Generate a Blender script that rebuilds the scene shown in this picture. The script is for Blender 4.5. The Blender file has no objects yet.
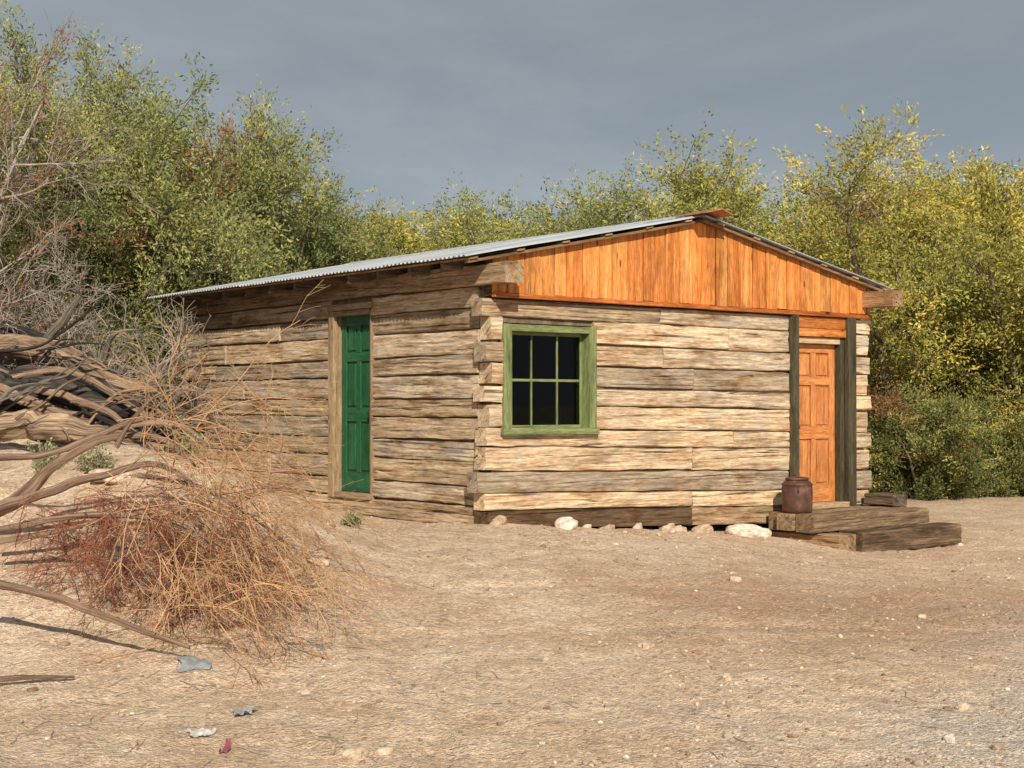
import bpy, math, random
import numpy as np
from mathutils import Vector

# ------------------------------------------------------------------ basics
scene = bpy.context.scene
CAM = np.array([-9.337, -12.122, 1.3])
Rv = np.array([0.783, -0.622]); Fv = np.array([0.622, 0.783])

def W(r, f):
    r = np.asarray(r, float); f = np.asarray(f, float)
    return CAM[0] + r*Rv[0] + f*Fv[0], CAM[1] + r*Rv[1] + f*Fv[1]

def rf(x, y):
    dx = x-CAM[0]; dy = y-CAM[1]
    return dx*Rv[0]+dy*Rv[1], dx*Fv[0]+dy*Fv[1]

def hsh(ix, iy, seed):
    n = (ix*374761393 + iy*668265263 + seed*144269504) & 0xffffffff
    n = ((n ^ (n >> 13))*1274126177) & 0xffffffff
    return ((n ^ (n >> 16)) & 0xffff)/65535.0

def vn(x, y, seed=0):
    x = np.asarray(x, float); y = np.asarray(y, float)
    x, y = np.broadcast_arrays(x, y)
    ix = np.floor(x).astype(np.int64); iy = np.floor(y).astype(np.int64)
    fx = x-ix; fy = y-iy
    fx = fx*fx*(3-2*fx); fy = fy*fy*(3-2*fy)
    a = hsh(ix, iy, seed); b = hsh(ix+1, iy, seed); c = hsh(ix, iy+1, seed); d = hsh(ix+1, iy+1, seed)
    return (a*(1-fx)+b*fx)*(1-fy)+(c*(1-fx)+d*fx)*fy - 0.5

def ss(t):
    t = np.clip(t, 0, 1); return t*t*(3-2*t)

def ground_z(x, y):
    r, f = rf(x, y)
    z = -0.4 + 0.4*ss((5.4-r)/5.6)*ss((f-7)/8.0)
    z = z - 0.09*np.exp(-((r-4.8)**2/1.8+(f-17.2)**2/2.0))
    m = ss((-x-0.45)/3.2)*ss((-r-0.5)/2.6)*ss((f-8)/5.5)
    far = 1-0.6*ss((f-22)/10)
    z = z + 0.86*m*far
    z = z + 0.13*ss((y-0.8)/2)*ss((-x+1)/2)*far*ss((30-f)/6)
    near = ss((60-f)/30)
    z = z + near*(0.08*vn(x*.45, y*.45, 1)+0.05*vn(x*1.3, y*1.3, 2)*(.5+m)+0.028*vn(x*3.7, y*3.7, 3)+0.020*vn(x*9, y*9, 4))
    z = z + m*0.22*vn(x*1.9+5, y*1.9, 7)
    h = vn(x*5+40, y*5, 5)
    z = z - near*0.06*np.clip(h-0.2, 0, 1)
    # faint vehicle ruts crossing the yard
    tr = f-(10.2+.35*np.sin(r*.5)+.12*r)
    for o in (0, 1.5):
        z = z - near*.028*np.exp(-((tr-o)/.14)**2)*ss((r+1.5)/2)
    return z

def link(o, parent=None):
    scene.collection.objects.link(o)
    if parent is not None: o.parent = parent
    return o

def empty(name, loc=(0, 0, 0)):
    e = bpy.data.objects.new(name, None); e.location = loc
    scene.collection.objects.link(e); return e

def np_mesh(name, V, F, mat, col=None, smooth=False):
    me = bpy.data.meshes.new(name)
    V = np.asarray(V, np.float32); F = np.asarray(F, np.int32)
    k = F.shape[1]
    me.vertices.add(len(V)); me.vertices.foreach_set('co', V.ravel())
    me.loops.add(F.size); me.loops.foreach_set('vertex_index', F.ravel())
    me.polygons.add(len(F))
    me.polygons.foreach_set('loop_start', np.arange(0, F.size, k, dtype=np.int32))
    try: me.polygons.foreach_set('loop_total', np.full(len(F), k, np.int32))
    except Exception: pass
    me.update(calc_edges=True)
    if col is not None:
        a = me.attributes.new('tint', 'FLOAT_COLOR', 'POINT')
        c = np.ones((len(V), 4), np.float32); c[:, :3] = col
        a.data.foreach_set('color', c.ravel())
    me.polygons.foreach_set('use_smooth', np.full(len(F), smooth, bool))
    me.materials.append(mat)
    return me

class MB:
    def __init__(s): s.v = []; s.f = []; s.g = []; s.t = []; s.n = 0
    def add(s, V, F, G, T):
        V = np.asarray(V, float)
        s.v.append(V); s.f += [tuple(int(i)+s.n for i in f) for f in F]
        s.g.append(np.asarray(G, float)); 
        T = np.asarray(T, float); 
        if T.ndim == 0: T = np.array([T]*3)
        s.t.append(np.tile(T, (len(V), 1))); s.n += len(V)
    def box(s, p0, p1, axis=0, tint=1.0, jit=0.0, rng=random):
        x0, y0, z0 = p0; x1, y1, z1 = p1
        V = np.array([[x0,y0,z0],[x1,y0,z0],[x1,y1,z0],[x0,y1,z0],[x0,y0,z1],[x1,y0,z1],[x1,y1,z1],[x0,y1,z1]], float)
        if jit: V += np.array([[rng.uniform(-jit, jit) for _ in range(3)] for _ in range(8)])
        F = [(0,3,2,1),(4,5,6,7),(0,1,5,4),(1,2,6,5),(2,3,7,6),(3,0,4,7)]
        o = {0:(0,2,1), 1:(1,2,0), 2:(2,0,1)}[axis]
        off = rng.uniform(0, 50)
        G = V[:, o]+np.array([off, off*.7, off*.3])
        s.add(V, F, G, tint)
    def obj(s, name, mat, parent=None, bevel=0.0, smooth=False, seg=2):
        me = bpy.data.meshes.new(name)
        V = np.concatenate(s.v); me.from_pydata(V.tolist(), [], s.f)
        a = me.attributes.new('g', 'FLOAT_VECTOR', 'POINT'); a.data.foreach_set('vector', np.concatenate(s.g).astype(np.float32).ravel())
        c = np.ones((len(V), 4), np.float32); c[:, :3] = np.concatenate(s.t)
        a = me.attributes.new('tint', 'FLOAT_COLOR', 'POINT'); a.data.foreach_set('color', c.ravel())
        me.materials.append(mat); me.validate()
        for p in me.polygons: p.use_smooth = smooth
        o = bpy.data.objects.new(name, me); link(o, parent)
        if bevel:
            m = o.modifiers.new('bev', 'BEVEL'); m.width = bevel; m.segments = seg; m.limit_method = 'ANGLE'
        return o

random.seed(11)
# ------------------------------------------------------------------ materials
def newmat(name):
    m = bpy.data.materials.new(name); m.use_nodes = True
    nt = m.node_tree; nt.nodes.clear()
    out = nt.nodes.new('ShaderNodeOutputMaterial')
    return m, nt, out

def N(nt, t, **kw):
    n = nt.nodes.new(t)
    for k, v in kw.items():
        if k in n.inputs: n.inputs[k].default_value = v
        else: setattr(n, k, v)
    return n

def noise(nt, vec, scale, detail=6, rough=.6, dist=0):
    n = nt.nodes.new('ShaderNodeTexNoise'); n.inputs['Scale'].default_value = scale
    n.inputs['Detail'].default_value = detail; n.inputs['Roughness'].default_value = rough
    n.inputs['Distortion'].default_value = dist
    if vec is not None: nt.links.new(vec, n.inputs['Vector'])
    return n.outputs['Fac']

def ramp(nt, fac, stops):
    n = nt.nodes.new('ShaderNodeValToRGB'); cr = n.color_ramp
    while len(cr.elements) > 1: cr.elements.remove(cr.elements[-1])
    for i, (p, c) in enumerate(stops):
        if not hasattr(c, '__len__'): c = (c, c, c)
        e = cr.elements[0] if i == 0 else cr.elements.new(p)
        e.position = p; e.color = (*c, 1)
    nt.links.new(fac, n.inputs['Fac']); return n.outputs['Color']

def mix(nt, fac, a, b, mode='MIX'):
    n = nt.nodes.new('ShaderNodeMix'); n.data_type = 'RGBA'; n.blend_type = mode
    for sock, v in ((n.inputs['Factor'], fac), (n.inputs[6], a), (n.inputs[7], b)):
        if isinstance(v, bpy.types.NodeSocket): nt.links.new(v, sock)
        elif hasattr(v, '__len__'): sock.default_value = (*v, 1)
        else: sock.default_value = v
    return n.outputs[2]

def attr(nt, name, out='Color'):
    n = nt.nodes.new('ShaderNodeAttribute'); n.attribute_name = name; return n.outputs[out]

def mapping(nt, vec, sc):
    n = nt.nodes.new('ShaderNodeMapping'); n.inputs['Scale'].default_value = sc
    nt.links.new(vec, n.inputs['Vector']); return n.outputs['Vector']

def math_(nt, op, a, b):
    n = nt.nodes.new('ShaderNodeMath'); n.operation = op
    for i, v in enumerate((a, b)):
        if isinstance(v, bpy.types.NodeSocket): nt.links.new(v, n.inputs[i])
        else: n.inputs[i].default_value = v
    return n.outputs[0]

def finish(nt, out, color, height=None, bump=.3, dist=.01, rough=.85, spec=.2, metal=0):
    b = nt.nodes.new('ShaderNodeBsdfPrincipled')
    if isinstance(color, bpy.types.NodeSocket): nt.links.new(color, b.inputs['Base Color'])
    else: b.inputs['Base Color'].default_value = (*color, 1)
    if isinstance(rough, bpy.types.NodeSocket): nt.links.new(rough, b.inputs['Roughness'])
    else: b.inputs['Roughness'].default_value = rough
    b.inputs['Specular IOR Level'].default_value = spec
    b.inputs['Metallic'].default_value = metal
    if height is not None:
        bp = nt.nodes.new('ShaderNodeBump'); bp.inputs['Strength'].default_value = bump; bp.inputs['Distance'].default_value = dist
        nt.links.new(height, bp.inputs['Height']); nt.links.new(bp.outputs['Normal'], b.inputs['Normal'])
    nt.links.new(b.outputs['BSDF'], out.inputs['Surface'])
    return b

def wood_mat(name, dark, mid, light, gs=1.0, crack=.6, bump=.6, blotch=.5, rough=.85, spec=.15, knots=0.0, stain=0.0):
    m, nt, out = newmat(name)
    g = attr(nt, 'g', 'Vector')
    g1 = mapping(nt, g, (1.1*gs, 18*gs, 9*gs))
    n1 = noise(nt, g1, 1.0, 5, .66, .6)
    col = ramp(nt, n1, [(.26, dark), (.46, mid), (.68, light)])
    n2 = noise(nt, mapping(nt, g, (1.3, 3.6, 3.0)), 1.3, 3, .65)
    bl = ramp(nt, n2, [(.3, 1-blotch), (.5, 1.0), (.75, 1+blotch*.3)])
    col = mix(nt, 1.0, col, bl, 'MULTIPLY')
    n3 = noise(nt, mapping(nt, g, (.7*gs, 34*gs, 14*gs)), 1.0, 3, .55, 1.0)
    ck = ramp(nt, n3, [(.33, 0.0), (.38, 1.0)])
    ckm = mix(nt, crack, (1, 1, 1), ck)
    col = mix(nt, 1.0, col, ckm, 'MULTIPLY')
    n4 = noise(nt, mapping(nt, g, (9, 70, 70)), 1.0, 2, .6)
    col = mix(nt, .5, col, mix(nt, 1.0, col, ramp(nt, n4, [(.35, .4), (.65, 1.35)]), 'MULTIPLY'))
    if stain:
        n5 = noise(nt, mapping(nt, g, (1.6, 5, 3)), 1.0, 4, .65, .3)
        col = mix(nt, ramp(nt, n5, [(.52, 0.0), (.66, stain)]), col, mix(nt, 1.0, col, (.60, .43, .30), 'MULTIPLY'))
        n6 = noise(nt, mapping(nt, g, (.9, 2.5, 3)), 2.3, 3, .6, .3)
        col = mix(nt, ramp(nt, n6, [(.50, 0.0), (.68, .6*stain)]), col, (.46, .41, .345))
    if knots:
        v = nt.nodes.new('ShaderNodeTexVoronoi'); v.inputs['Scale'].default_value = 1.0
        nt.links.new(mapping(nt, g, (2.2, 6.5, 3)), v.inputs['Vector'])
        k = ramp(nt, v.outputs['Distance'], [(.07, (.25, .14, .1)), (.15, (1, 1, 1))])
        col = mix(nt, knots, col, mix(nt, 1.0, col, k, 'MULTIPLY'))
    col = mix(nt, 1.0, col, attr(nt, 'tint'), 'MULTIPLY')
    h = math_(nt, 'ADD', math_(nt, 'MULTIPLY', n1, 1.0), math_(nt, 'MULTIPLY', ck, .5*crack))
    h = math_(nt, 'ADD', h, math_(nt, 'MULTIPLY', n4, .3))
    finish(nt, out, col, h, bump, .02, rough, spec)
    return m

M_log = wood_mat('weathered_log', (.24, .155, .09), (.58, .43, .28), (.76, .63, .46), 1.0, .85, .8, .4, stain=.85)
M_dark = wood_mat('dark_timber', (.035, .024, .016), (.11, .08, .054), (.24, .18, .125), 1.0, .7, .7, .4)
M_deck = wood_mat('deck_wood', (.08, .056, .035), (.24, .17, .11), (.40, .30, .20), 1, .6, .6, .3)
M_orange = wood_mat('new_cedar', (.38, .105, .02), (.68, .225, .05), (.82, .36, .115), .8, .25, .3, .35, .7, .25, knots=.9)
M_greytrim = wood_mat('door_post_wood', (.045, .038, .022), (.10, .085, .05), (.17, .145, .09), 1.0, .5, .5, .3)
M_greenframe = wood_mat('green_painted_wood', (.13, .155, .06), (.20, .235, .095), (.29, .33, .14), .8, .4, .4, .35, .6, .3)
M_greendoor = wood_mat('green_door_paint', (.010, .065, .03), (.018, .115, .05), (.03, .145, .07), .6, .15, .15, .3, .45, .4)
M_doororange = wood_mat('door_wood', (.36, .11, .028), (.60, .225, .068), (.70, .31, .11), .7, .1, .15, .25, .5, .35)
M_jamb = wood_mat('jamb_wood', (.18, .115, .06), (.42, .29, .17), (.56, .42, .27), .8, .4, .4, .3)
M_dead = wood_mat('driftwood', (.06, .038, .025), (.30, .20, .13), (.54, .41, .28), 1.2, .85, 1.0, .6)
M_deadgrey = wood_mat('grey_driftwood', (.07, .055, .042), (.24, .20, .165), (.44, .38, .32), 1.2, .85, 1.0, .6)
M_charw = wood_mat('charred_log', (.012, .010, .009), (.045, .038, .034), (.14, .115, .10), 1.2, .8, 1.0, .6)
M_limb = wood_mat('peeling_limb', (.14, .08, .055), (.34, .215, .15), (.52, .38, .28), 1.6, .6, .8, .6)

m, nt, out = newmat('mud_chinking')
tc = nt.nodes.new('ShaderNodeTexCoord')
n1 = noise(nt, tc.outputs['Object'], 9, 4, .65)
finish(nt, out, ramp(nt, n1, [(.3, (.10, .07, .045)), (.7, (.30, .22, .145))]), n1, .5, .02); M_chink = m
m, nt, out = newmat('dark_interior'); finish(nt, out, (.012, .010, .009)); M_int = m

m, nt, out = newmat('corrugated_metal')
tc = nt.nodes.new('ShaderNodeTexCoord')
n1 = noise(nt, mapping(nt, tc.outputs['Object'], (1.2, 7, 1)), 1.5, 4, .6)
n2 = noise(nt, tc.outputs['Object'], 1.1, 4, .7)
c = ramp(nt, n1, [(.3, (.46, .48, .50)), (.7, (.68, .71, .74))])
c = mix(nt, ramp(nt, n2, [(.6, 0.0), (.74, .6)]), c, (.30, .20, .14))
finish(nt, out, c, n1, .1, .005, .5, .5, .3); M_metal = m
m, nt, out = newmat('rusty_flashing')
tc = nt.nodes.new('ShaderNodeTexCoord')
n1 = noise(nt, tc.outputs['Object'], 12, 4, .6)
finish(nt, out, ramp(nt, n1, [(.3, (.24, .09, .04)), (.7, (.48, .24, .12))]), n1, .3, .01, .7, .3); M_rust = m
m, nt, out = newmat('rusted_crock')
tc = nt.nodes.new('ShaderNodeTexCoord')
n1 = noise(nt, tc.outputs['Object'], 7, 5, .65)
finish(nt, out, ramp(nt, n1, [(.3, (.04, .02, .014)), (.55, (.11, .05, .034)), (.75, (.22, .115, .075))]), n1, .3, .01, .5, .4); M_crock = m
m, nt, out = newmat('door_knob_metal'); finish(nt, out, (.12, .09, .06), None, rough=.35, spec=.5, metal=.8); M_knob = m
m, nt, out = newmat('window_glass')
gl = N(nt, 'ShaderNodeBsdfGlossy', Roughness=.02); gl.inputs['Color'].default_value = (.5, .5, .5, 1)
tr = nt.nodes.new('ShaderNodeBsdfTransparent'); tr.inputs['Color'].default_value = (.6, .62, .6, 1)
fr = N(nt, 'ShaderNodeFresnel', IOR=1.3); ms = nt.nodes.new('ShaderNodeMixShader')
nt.links.new(fr.outputs[0], ms.inputs[0]); nt.links.new(tr.outputs[0], ms.inputs[1]); nt.links.new(gl.outputs[0], ms.inputs[2])
nt.links.new(ms.outputs[0], out.inputs['Surface']); M_glass = m

# ground
m, nt, out = newmat('desert_soil')
geo = nt.nodes.new('ShaderNodeNewGeometry'); P = geo.outputs['Position']
nA = noise(nt, P, .35, 4, .6, .4); nB = noise(nt, P, 2.2, 6, .7); nC = noise(nt, P, 30, 4, .75); nD = noise(nt, P, .9, 4, .6, .2)
nE = noise(nt, P, 130, 2, .6); nG = noise(nt, P, 9, 4, .75, .1)
c = ramp(nt, nB, [(.28, (.56, .385, .25)), (.5, (.75, .56, .39)), (.72, (.86, .68, .51))])
c = mix(nt, ramp(nt, nD, [(.48, 0.0), (.64, .6)]), c, (.62, .42, .28))
c = mix(nt, ramp(nt, nA, [(.45, 0.0), (.65, .5)]), c, (.84, .68, .52))
sep = nt.nodes.new('ShaderNodeSeparateXYZ'); nt.links.new(P, sep.inputs[0])
rr = math_(nt, 'ADD', math_(nt, 'MULTIPLY', sep.outputs['X'], .783), math_(nt, 'MULTIPLY', sep.outputs['Y'], -.622))
ff = math_(nt, 'ADD', math_(nt, 'MULTIPLY', sep.outputs['X'], .622), math_(nt, 'MULTIPLY', sep.outputs['Y'], .783))
rr = math_(nt, 'ADD', rr, -.229); ff = math_(nt, 'ADD', ff, 15.3)
bm_ = math_(nt, 'SUBTRACT', 1.0, math_(nt, 'MULTIPLY', math_(nt, 'ABSOLUTE', math_(nt, 'SUBTRACT', ff, 11.6), 0), .38))
bm_ = math_(nt, 'MULTIPLY', bm_, ramp(nt, math_(nt, 'MULTIPLY', math_(nt, 'ADD', rr, 0.0), .3), [(0, 0.0), (.6, 1.0)]))
bm_ = math_(nt, 'MULTIPLY', bm_, ramp(nt, nG, [(.36, .1), (.6, 1.4)]))
c = mix(nt, ramp(nt, bm_, [(.05, 0.0), (.7, .7)]), c, (.44, .27, .17))
gm = math_(nt, 'SUBTRACT', math_(nt, 'ADD', math_(nt, 'MULTIPLY', rr, .8), .5), math_(nt, 'MULTIPLY', math_(nt, 'SUBTRACT', ff, 5.4), .5))
gm = math_(nt, 'ADD', gm, math_(nt, 'MULTIPLY', math_(nt, 'SUBTRACT', nD, .5), 4.0))
gmask = ramp(nt, math_(nt, 'MULTIPLY', gm, .5), [(.15, 0.0), (.9, .75)])
vor = nt.nodes.new('ShaderNodeTexVoronoi'); vor.inputs['Scale'].default_value = 55; nt.links.new(P, vor.inputs['Vector'])
vcol = nt.nodes.new('ShaderNodeSeparateColor'); nt.links.new(vor.outputs['Color'], vcol.inputs[0])
gc = ramp(nt, vcol.outputs[0], [(0, (.46, .39, .32)), (.5, (.68, .59, .49)), (1, (.84, .75, .64))])
c = mix(nt, gmask, c, gc)
c = mix(nt, .4, c, mix(nt, 1.0, c, ramp(nt, vcol.outputs[1], [(0, .5), (1, 1.3)]), 'MULTIPLY'))
c = mix(nt, 1.0, c, ramp(nt, nG, [(.3, .72), (.5, 1.0), (.7, 1.1)]), 'MULTIPLY')
c = mix(nt, 1.0, c, ramp(nt, nC, [(.32, .62), (.5, 1.0), (.7, 1.12)]), 'MULTIPLY')
c = mix(nt, 1.0, c, ramp(nt, nE, [(.35, .78), (.6, 1.08)]), 'MULTIPLY')
h = math_(nt, 'ADD', math_(nt, 'MULTIPLY', nC, 1.0), math_(nt, 'MULTIPLY', nE, .3))
h = math_(nt, 'ADD', h, math_(nt, 'MULTIPLY', nG, 1.8))
h = math_(nt, 'SUBTRACT', h, math_(nt, 'MULTIPLY', vor.outputs['Distance'], .5))
finish(nt, out, c, h, .7, .033, .95, .08); M_ground = m

m, nt, out = newmat('stone')
tc = nt.nodes.new('ShaderNodeNewGeometry')
n1 = noise(nt, tc.outputs['Position'], 14, 4, .65)
c = mix(nt, 1.0, ramp(nt, n1, [(.3, (.55, .50, .44)), (.65, (1, 1, 1))]), attr(nt, 'tint'), 'MULTIPLY')
finish(nt, out, c, n1, .6, .02, .9, .2); M_stone = m

def bark_mat(name, a, b, sc=14):
    m, nt, out = newmat(name)
    tc = nt.nodes.new('ShaderNodeTexCoord')
    n1 = noise(nt, mapping(nt, tc.outputs['Object'], (1, 1, .5)), sc, 4, .65)
    finish(nt, out, ramp(nt, n1, [(.3, a), (.7, b)]), n1, .8, .03, .9, .15); return m
M_bark = bark_mat('tree_bark', (.10, .075, .055), (.32, .25, .18))
M_grey = bark_mat('dead_grey_wood', (.20, .165, .135), (.50, .43, .36), 9)
M_twig = bark_mat('dry_twigs', (.40, .22, .11), (.70, .46, .26), 3)
M_redtwig = bark_mat('red_brown_twigs', (.15, .05, .032), (.42, .18, .11), 5)
m, nt, out = newmat('foliage')
tcol = attr(nt, 'tint')
df = N(nt, 'ShaderNodeBsdfDiffuse'); tl = N(nt, 'ShaderNodeBsdfTranslucent'); ms = nt.nodes.new('ShaderNodeMixShader'); ms.inputs[0].default_value = .28
nt.links.new(tcol, df.inputs[0]); nt.links.new(tcol, tl.inputs[0])
nt.links.new(df.outputs[0], ms.inputs[1]); nt.links.new(tl.outputs[0], ms.inputs[2]); nt.links.new(ms.outputs[0], out.inputs['Surface'])
M_leaf = m

# ------------------------------------------------------------------ ground sheet
fa = np.concatenate([[-900, -300, -100, -40, -20, -10, -5, -2, 0, 1.5], np.arange(2.6, 12, .045), np.arange(12, 24, .09), np.arange(24, 44, .5), np.geomspace(45, 1800, 25)])
ra = np.concatenate([-np.geomspace(10, 1500, 20)[::-1], np.arange(-9.8, -6, .2), np.arange(-6, 8, .05), np.arange(8, 14, .25), np.geomspace(14.5, 1500, 20)])
RR, FF = np.meshgrid(ra, fa)
X, Y = W(RR, FF); Z = ground_z(X, Y)
V = np.stack([X, Y, Z], -1).reshape(-1, 3)
nr, nf = len(ra), len(fa)
idx = np.arange(nr*nf).reshape(nf, nr)
F = np.stack([idx[:-1, :-1], idx[:-1, 1:], idx[1:, 1:], idx[1:, :-1]], -1).reshape(-1, 4)
link(bpy.data.objects.new('ground', np_mesh('ground', V, F, M_ground, smooth=True)))

# ------------------------------------------------------------------ stones
import bmesh
def ico(sub=1):
    bm = bmesh.new(); bmesh.ops.create_icosphere(bm, subdivisions=sub, radius=1)
    V = np.array([v.co[:] for v in bm.verts]); F = np.array([[v.index for v in f.verts] for f in bm.faces]); bm.free(); return V, F

def stones(name, xs, ys, sizes, cols, rng, sub=1, sink=.25, flat=.6):
    IV, IF = ico(sub); n = len(xs); k = len(IV)
    V = np.repeat(IV[None], n, 0)
    V = V*(1+rng.normal(0, .13, (n, k, 1)))
    sc = np.stack([np.ones(n), rng.uniform(.6, 1, n), rng.uniform(flat*.6, flat*1.2, n)], -1)*np.asarray(sizes)[:, None]
    V = V*sc[:, None]
    a = rng.uniform(0, 6.28, n); c, s = np.cos(a)[:, None], np.sin(a)[:, None]
    V = np.stack([V[..., 0]*c-V[..., 1]*s, V[..., 0]*s+V[..., 1]*c, V[..., 2]], -1)
    z = ground_z(xs, ys)+sc[:, 2]*(1-sink)*.5
    V += np.stack([xs, ys, z], -1)[:, None]
    F = (IF[None]+(np.arange(n)*k)[:, None, None]).reshape(-1, 3)
    me = np_mesh(name, V.reshape(-1, 3), F, M_stone, col=np.repeat(cols, k, 0))
    return link(bpy.data.objects.new(name, me))

rng = np.random.default_rng(5)
n = 46000
ff_ = rng.uniform(0, 1, n)**1.4*16+4.2; rr_ = rng.uniform(-.45, .45, n)*ff_
dens = .18+.9*np.clip(vn(rr_*.8, ff_*.8, 33)+vn(rr_*2.5, ff_*2.5, 34), 0, 1)+.7*ss((rr_+.5)/2)*ss((8.5-ff_)/2.5)
keep = rng.uniform(0, 1, n) < dens
x_, y_ = W(rr_[keep], ff_[keep])
ok = ~((x_ > -.1) & (x_ < 6.3) & (y_ > -.05) & (y_ < 7.3)); x_, y_ = x_[ok], y_[ok]
k_ = len(x_)
sz = .0045+.014*rng.uniform(0, 1, k_)**3+(rng.uniform(0, 1, k_) > .984)*rng.uniform(.008, .032, k_)
base = np.array([[.66, .52, .38], [.80, .73, .62], [.42, .28, .19], [.54, .45, .36], [.64, .49, .35], [.46, .32, .22], [.38, .30, .24]])[rng.integers(0, 7, k_)]*rng.uniform(.75, 1.12, (k_, 1))
stones('gravel', x_, y_, sz, base, rng, 1)

def rocky(s, u, sx, sz, col, seed):
    IV, IF = ico(4); rg = np.random.default_rng(seed)
    d = vn(IV[:, 0]*1.4+seed, IV[:, 1]*1.4+IV[:, 2]*1.1, seed)*.7+vn(IV[:, 0]*4+seed, IV[:, 1]*4+IV[:, 2]*3, seed+1)*.22+vn(IV[:, 0]*9+seed, IV[:, 1]*9+IV[:, 2]*7, seed+2)*.08
    V = IV*(1+d)[:, None]; V = np.sign(V)*np.abs(V)**.75*np.array([sx, sx*.7, sz])
    V[:, 2] += .35*V[:, 0]*rg.uniform(-.5, .5)
    a = rg.uniform(-.8, .8); V = np.stack([V[:, 0]*math.cos(a)-V[:, 1]*math.sin(a), V[:, 0]*math.sin(a)+V[:, 1]*math.cos(a), V[:, 2]], -1)
    z = float(ground_z(np.array(s), np.array(u)))+sz*.3
    V += np.array([s, u, z])
    link(bpy.data.objects.new('rock', np_mesh('rock', V, IF, M_stone, col=np.tile(col, (len(V), 1)), smooth=False)))
for (s, u, a, b, c, sd) in [(.95, -.12, .16, .07, (.84, .77, .67), 1), (3.75, -.16, .25, .085, (.84, .77, .67), 2), (2.75, .02, .10, .06, (.60, .47, .35), 3),
        (3.15, .02, .14, .08, (.56, .43, .32), 4), (2.1, .0, .08, .05, (.6, .5, .4), 5), (1.62, .02, .11, .05, (.50, .37, .27), 6), (.1, .04, .15, .07, (.56, .43, .31), 7), (2.45, -.2, .05, .03, (.64, .54, .45), 8),
        (2.55, .0, .09, .06, (.60, .47, .35), 9), (1.3, -.02, .06, .03, (.64, .54, .43), 10)]:
    rocky(s, u, a, b, c, sd)
for (r, f, a, b, sd) in [(-.85, 5.32, .24, .035, 11), (-.45, 5.2, .18, .03, 12), (-1.4, 5.2, .25, .03, 17), (1.3, 8.9, .04, .022, 13), (2.5, 8.2, .045, .02, 14), (-.75, 7.1, .07, .03, 15), (-.62, 7.15, .04, .02, 21), (-.1, 6.2, .06, .025, 16), (.9, 9.8, .05, .025, 18), (-2.6, 12.6, .16, .05, 19), (-3.3, 12.3, .2, .06, 20), (1.9, 12.5, .05, .03, 22), (3.2, 11.5, .04, .02, 23), (4.9, 14.5, .05, .03, 24), (-1.5, 11.5, .07, .03, 25)]:
    x, y = W(r, f); rocky(float(x), float(y), a, b, (.72, .58, .44), sd)

# ------------------------------------------------------------------ log cabin
cabin = empty('log_cabin')
LEN, DEP = 6.22, 7.2
rnd = random.Random(3)
HH = np.array([.0, .02, .09, .2, .3, .4, .5, .6, .7, .8, .91, .98, 1.0])
def log(mb, axis, a0, a1, zb, zt, c0, c1, sgn, tint, seed, rot=0):
    n = max(2, int((a1-a0)/.035)+1)
    A = np.linspace(a0, a1, n)
    ring_h = list(HH)+[1.0, 0.0]; ring_c = [.10, .025, .003]+[0]*7+[.003, .025, .10]+[1.0, 1.0]
    h = np.array(ring_h)[None]; c = np.array(ring_c)[None]
    zb_ = zb(A)[:, None]+.018*vn(A*.8+seed*7, A*0, seed)[:, None]+.012*vn(A*5+seed*7, A*0, seed+5)[:, None]
    zt_ = zt(A)[:, None]+.018*vn(A*.9+seed*5, A*0+3, seed)[:, None]+.016*vn(A*4+seed*7, A*0, seed+9)[:, None]
    Zv = zb_+(zt_-zb_)*h
    out_ = np.where(c < .5, 1, 0)
    d = .018*vn(A[:, None]*.9+seed*3, h*1.5+seed, seed)+.014*vn(A[:, None]*2+seed, h*8, seed+2)+.010*vn(A[:, None]*4+seed, h*18, seed+3)
    ch = vn(A[:, None]*2.0+seed*2, h*5+seed, seed+4); d = d+.10*np.clip(ch-.29, 0, 1)
    C = c0+sgn*((c1-c0)*sgn*c+out_*d)
    Av = np.broadcast_to(A[:, None], Zv.shape).copy()
    for e in (0, -1): Av[e] += .014*vn(h[0]*5+seed, h[0]*0, seed+6)
    k = h.shape[1]
    V = np.stack([Av, C, Zv], -1) if axis == 0 else np.stack([C, Av, Zv], -1)
    G = np.stack([Av+seed*3.1, (Zv+C*.6)+seed*1.7, C+seed], -1)
    F = []
    for i in range(n-1):
        for j in range(k):
            j2 = (j+1) % k
            F.append((i*k+j, i*k+j2, (i+1)*k+j2, (i+1)*k+j))
    F.append(tuple(range(k))); F.append(tuple((n-1)*k+j for j in reversed(range(k))))
    mb.add(V.reshape(-1, 3), F, G.reshape(-1, 3), tint)

def tint_rnd():
    v = rnd.choice([.66, .80, .92, 1.0, 1.05, 1.14]); w = rnd.uniform(-.04, .06)
    return (v*(1+w), v, v*(1-w*1.5))

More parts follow.
